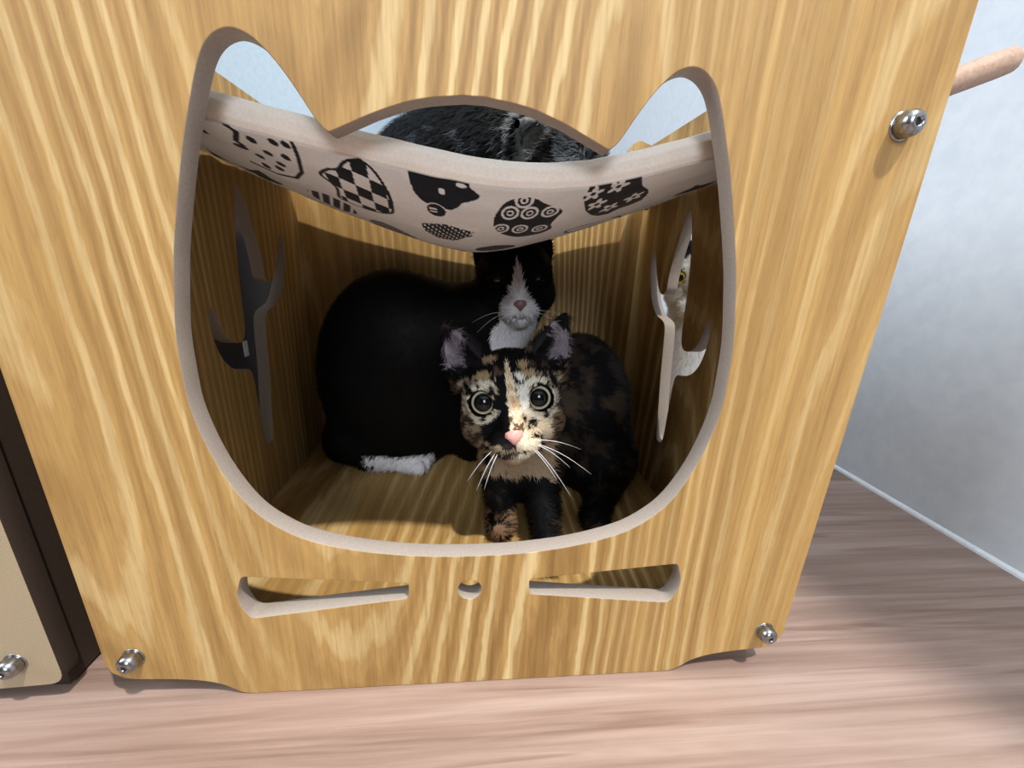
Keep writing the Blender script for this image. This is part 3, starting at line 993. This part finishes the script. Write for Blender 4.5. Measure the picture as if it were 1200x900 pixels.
    # dark eyelid rims
    for sx in (-1, 1):
        q = l - np.array([sx * 17.5, 19.0, 5.0]); dist = np.linalg.norm(q, axis=1)
        g = np.array([sx * 0.20, 0.97, 0.05]); g = g / np.linalg.norm(g); al = q @ g
        rad = np.sqrt(np.maximum(dist ** 2 - al ** 2, 0))
        fc = np.where(((rad < 8.7) & (al > 0) & (dist < 15))[:, None], L3(12, 11, 12), fc)
    # ears
    ear = (l[:, 2] > 26) & (np.abs(r) > 17)
    Nl = N @ np.stack([KH.R, KH.F, KH.U], 1)
    inner = ear & (Nl[:, 1] > 0.15) & (l[:, 2] > 27)
    fc = np.where(ear[:, None], L3(30, 27, 29), fc)
    fc = np.where((inner & (np.abs(r) > 29 + (n2 - 0.5) * 14))[:, None], L3(136, 126, 136) * (0.35 + 1.2 * n2[:, None]), fc)
    c = np.where(hd[:, None], fc, c)
    return c


def head_comb(hd, away, down):
    def comb(P):
        l = hd.local(np.asarray(P, float))
        rad = l - np.array([0, 38, -14.0]); rad[:, 1] -= 6
        g = rad[:, :1] * hd.R + rad[:, 1:2] * hd.F + rad[:, 2:] * hd.U
        g /= np.linalg.norm(g, axis=1, keepdims=True) + 1e-9
        k = np.clip((np.linalg.norm(l, axis=1) - 44) / 14, 0, 1)[:, None]
        b = np.array(away, float) + np.array(down, float)
        return g * (1 - k) + b * k
    return comb


def eye_bare(hd):
    def bare(P):
        l = hd.local(np.asarray(P, float)); k = np.ones(len(l))
        for sx in (-1, 1):
            q = l - np.array([sx * 17.5, 19.0, 5.0]); g = np.array([sx * 0.20, 0.97, 0.05]); al = q @ g
            rad = np.sqrt(np.maximum((q ** 2).sum(1) - al ** 2, 0))
            k[(rad < 9.4) & (al > -4) & (al < 25)] = 0
        nz = np.linalg.norm((l - np.array([0, 36.5, -14.2])) / np.array([6.6, 7, 6.2]), axis=1) < 1
        k[nz] = 0
        k[(np.linalg.norm(l, axis=1) < 50) & (l[:, 1] > -5)] *= 3.0
        return k
    return bare


def kit_len(P):
    l = KH.local(np.asarray(P, float))
    dn = np.linalg.norm(l - np.array([0, 38, -12]), axis=1)
    return np.clip(1.6 + dn * 0.07, 1.8, 7.0)


body_and_fur('kitten', kit_sdf, (-26, 36, 33), (170, 262, 222), 1.7, kit_paint, head_comb(KH, (0.5, 0.7, 0.0), (0, 0, -0.8)), kit, 70000, kit_len, 0.24, ZFLOOR, eye_bare(KH), 3)
add_eyes(KH, kit, M_EYE_GREEN, look=CAM)
add_nose(KH, kit, M_NOSE, 'pink nose')
for rt, tp, dr in (((10, 34, -20), (46, 34, -44), 3), ((9.5, 35, -21), (32, 38, -56), 3), ((9, 35, -22), (24, 40, -44), 2), ((10, 34.5, -20.5), (33, 36, -38), 2.5), ((11, 33, -19), (42, 26, -30), 2),
                   ((-10, 34, -22), (-26, 40, -46), 2), ((-9.5, 35, -23), (-21, 42, -45), 2), ((-10.5, 33, -21), (-32, 34, -42), 2)):
    add_whisker(KH, kit, rt, tp, dr)

# --- black and white cat crouching at the back
tux = empty('cat')
tag(tux, 'black cat with white muzzle, chest and paw crouching behind the kitten', 'cat')
TH = Head((40, 224, 233), (0.02, -0.98, -0.08), 4.0, 1.08, 3.4)
TH.ear_base, TH.ear_tip = (22.0, -8, 19.0), (36.0, -14, 35.0)     # ears folded back under the cloth


def tux_sdf(P):
    d = TH.sdf(P)
    b = sd_ell(P, (-78, 226, 132), (80, 50, 108))
    b = smin(b, sd_cap(P, (-60, 228, 172), (14, 236, 196), 50, 36), 24)
    b = smin(b, sd_cap(P, (36, 234, 204), (8, 236, 140), 32, 36), 16)
    b = smin(b, sd_ell(P, (0, 234, 100), (36, 38, 68)), 18)
    b = smin(b, sd_cap(P, (-128, 216, 66), (-105, 206, 52), 28, 17), 12)
    b = smin(b, sd_cap(P, (-112, 206, 43), (-74, 200, 46), 7, 9), 5)
    b = smin(b, sd_ell(P, (-66, 200, 46), (15, 12, 11)), 4)
    for tx, ty in ((-56, 191.5), (-51, 199), (-52, 207)):
        b = smin(b, sd_ell(P, (tx, ty, 43.5), (7.5, 4.8, 7.8)), 1.2)
    d = smin(d, b, 8)
    d = np.maximum(d, (ZFLOOR + 0.4) - P[..., 2])
    return np.maximum(d, P[..., 1] - (YBK - 1.5))


def tux_paint(P, N):
    P = np.asarray(P, float); l = TH.local(P)
    r, f, u = l[:, 0], l[:, 1], l[:, 2]; v = u - 5
    n1 = fbm(P / 9.0, 71)
    black, white = L3(9, 8, 8), L3(214, 210, 212)
    c = np.repeat(black[None], len(P), 0)
    j = (n1 - 0.5) * 5
    bw = np.interp(v, [-26, -19, -12, 0, 14, 17], [15, 13, 6.5, 4.0, 1.0, 0.0])
    wm = (np.abs(r + 1) < bw + j * 0.3) & (v < 17) & (f > 10)
    wm |= (v < -24) & (np.abs(r - 2) < 14 + j) & (f > -6)
    wm |= ((P[:, 0] - 40) / 22) ** 2 + ((P[:, 2] - 178) / 34) ** 2 + ((P[:, 1] - 196) / 26) ** 2 < 1 + (n1 - 0.5)
    paw = (P[:, 1] < 214) & (P[:, 2] < 58) & (P[:, 0] > -106 + j * 6) & (P[:, 0] < -40)
    c = np.where((wm | paw)[:, None], white, c)
    return c


body_and_fur('tuxedo', tux_sdf, (-168, 164, 33), (98, 282, 312), 2.6, tux_paint, head_comb(TH, (-0.6, 0.1, 0), (0, 0, -0.8)), tux, 34000, lambda P: np.full(len(P), 6.0), 0.34, ZFLOOR, eye_bare(TH), 5)
add_eyes(TH, tux, M_EYE_SHADED)
add_nose(TH, tux, M_NOSE_GY, 'dusky pink nose')
for sx in (-1, 1):
    for tp in ((42, 30, -30), (38, 34, -38)):
        add_whisker(TH, tux, (sx * 10, 34, -21), (sx * tp[0], tp[1], tp[2]), 3, 0.0002)

# --- black cat lying in the hammock
hc = empty('cat')
tag(hc, 'glossy black cat curled up on the printed hammock', 'cat')
HH = Head((50, 112, 329), (0.90, -0.40, -0.05), 60.0, 0.90, 4.6)


def ham_floor(P):
    yy, zz = ham_point(P[..., 0].astype(float), np.clip(P[..., 1].astype(float) - 20, 1, 242))
    return zz.astype(np.float32)


def hc_sdf(P):
    d = HH.sdf(P)
    b = sd_ell(P, (-2, 136, 310), (70, 62, 40))
    b = smin(b, sd_ell(P, (18, 140, 322), (48, 58, 46)), 16)
    b = smin(b, sd_cap(P, (10, 130, 328), (40, 120, 328), 44, 32), 16)
    b = smin(b, sd_ell(P, (-22, 116, 302), (34, 38, 32)), 14)
    b = smin(b, sd_cap(P, (20, 96, 300), (66, 84, 302), 14, 11), 8)
    b = smin(b, sd_cap(P, (-48, 150, 300), (-15, 190, 298), 14, 10), 10)
    d = smin(d, b, 7)
    return np.maximum(d, ham_floor(P) + 1.6 - P[..., 2])


def hc_paint(P, N):
    P = np.asarray(P, float); l = HH.local(P)
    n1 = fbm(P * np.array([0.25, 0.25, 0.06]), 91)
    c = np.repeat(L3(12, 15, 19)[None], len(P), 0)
    c = np.where(((n1 > 0.64) & (P[:, 2] < 326) & (P[:, 0] < 20))[:, None], L3(60, 68, 76), c)  # grey streaks paint the sheen of the top light on black fur
    Nl = N @ np.stack([HH.R, HH.F, HH.U], 1)
    ear = (l[:, 2] > 27) & (np.abs(l[:, 0]) > 15) & (np.abs(l[:, 0]) < 46) & (l[:, 2] < 62) & (np.abs(l[:, 1] + 3) < 14) & (Nl[:, 1] > 0.15)
    c = np.where(ear[:, None], L3(120, 124, 126) * (0.5 + n1[:, None]), c)
    c = np.where(((l[:, 1] > 12) & (n1 > 0.42))[:, None], L3(92, 100, 108), c)  # greyer face, with the sheen from above put into the fur colour
    return c


body_and_fur('hammock_cat', hc_sdf, (-90, 56, 258), (104, 206, 400), 2.2, hc_paint, head_comb(HH, (-0.8, 0, 0), (0, -0.2, -0.5)), hc, 32000, lambda P: np.full(len(P), 6.0), 0.30, None, eye_bare(HH), 7)
add_eyes(HH, hc, M_EYE_GREEN)
add_nose(HH, hc, M_NOSE_DK)

# --- white cat outside, looking in through the cactus cut-out
wc = empty('cat')
tag(wc, 'white cat outside peeping in with an amber eye through the cactus cut-out', 'cat')
_cent = np.array([256.8, 262.0, 236.0])
WH = Head(_cent, (-0.62, -0.76, -0.05), 0.0, 1.12, 6.4)


def wc_sdf(P):
    d = WH.sdf(P)
    b = sd_ell(P, (300, 330, 90), (58, 72, 88))
    b = smin(b, sd_cap(P, (262, 275, 210), (290, 305, 120), 32, 46), 18)
    for sx, sy in ((262, 262), (300, 256)):
        b = smin(b, sd_cap(P, (sx + 8, sy + 26, 130), (sx, sy, 14), 22, 11), 10)
        b = smin(b, sd_ell(P, (sx - 3, sy - 6, 10), (13, 17, 10)), 4)
    b = smin(b, sd_cap(P, (330, 390, 20), (380, 340, 14), 14, 9), 8)
    d = smin(d, b, 8)
    return np.maximum(d, 0.4 - P[..., 2])


def wc_paint(P, N):
    P = np.asarray(P, float); l = WH.local(P)
    n1 = fbm(P / 20.0, 121)
    c = np.repeat(L3(232, 230, 226)[None], len(P), 0)
    c = np.where(((l[:, 2] > 24 + (n1 - 0.5) * 10) & (P[:, 2] > 235))[:, None], L3(26, 25, 26), c)
    c = np.where(((n1 > 0.60) & (P[:, 1] > 310))[:, None], L3(26, 25, 26), c)
    for sx in (-1, 1):
        q = l - np.array([sx * 17.5, 19.0, 5.0]); g = np.array([sx * 0.20, 0.97, 0.05]); al = q @ g
        rad = np.sqrt(np.maximum((q ** 2).sum(1) - al ** 2, 0))
        c = np.where(((rad < 8.2) & (al > 0))[:, None], L3(16, 15, 16), c)
    return c


body_and_fur('white_cat', wc_sdf, (196, 205, -1), (400, 410, 310), 3.0, wc_paint, head_comb(WH, (0.5, 0.6, 0), (0, 0, -0.8)), wc, 16000, lambda P: np.full(len(P), 6.0), 0.34, 0.0, eye_bare(WH), 9)
add_eyes(WH, wc, M_EYE_AMBER, look=CAM)
add_nose(WH, wc, M_NOSE)
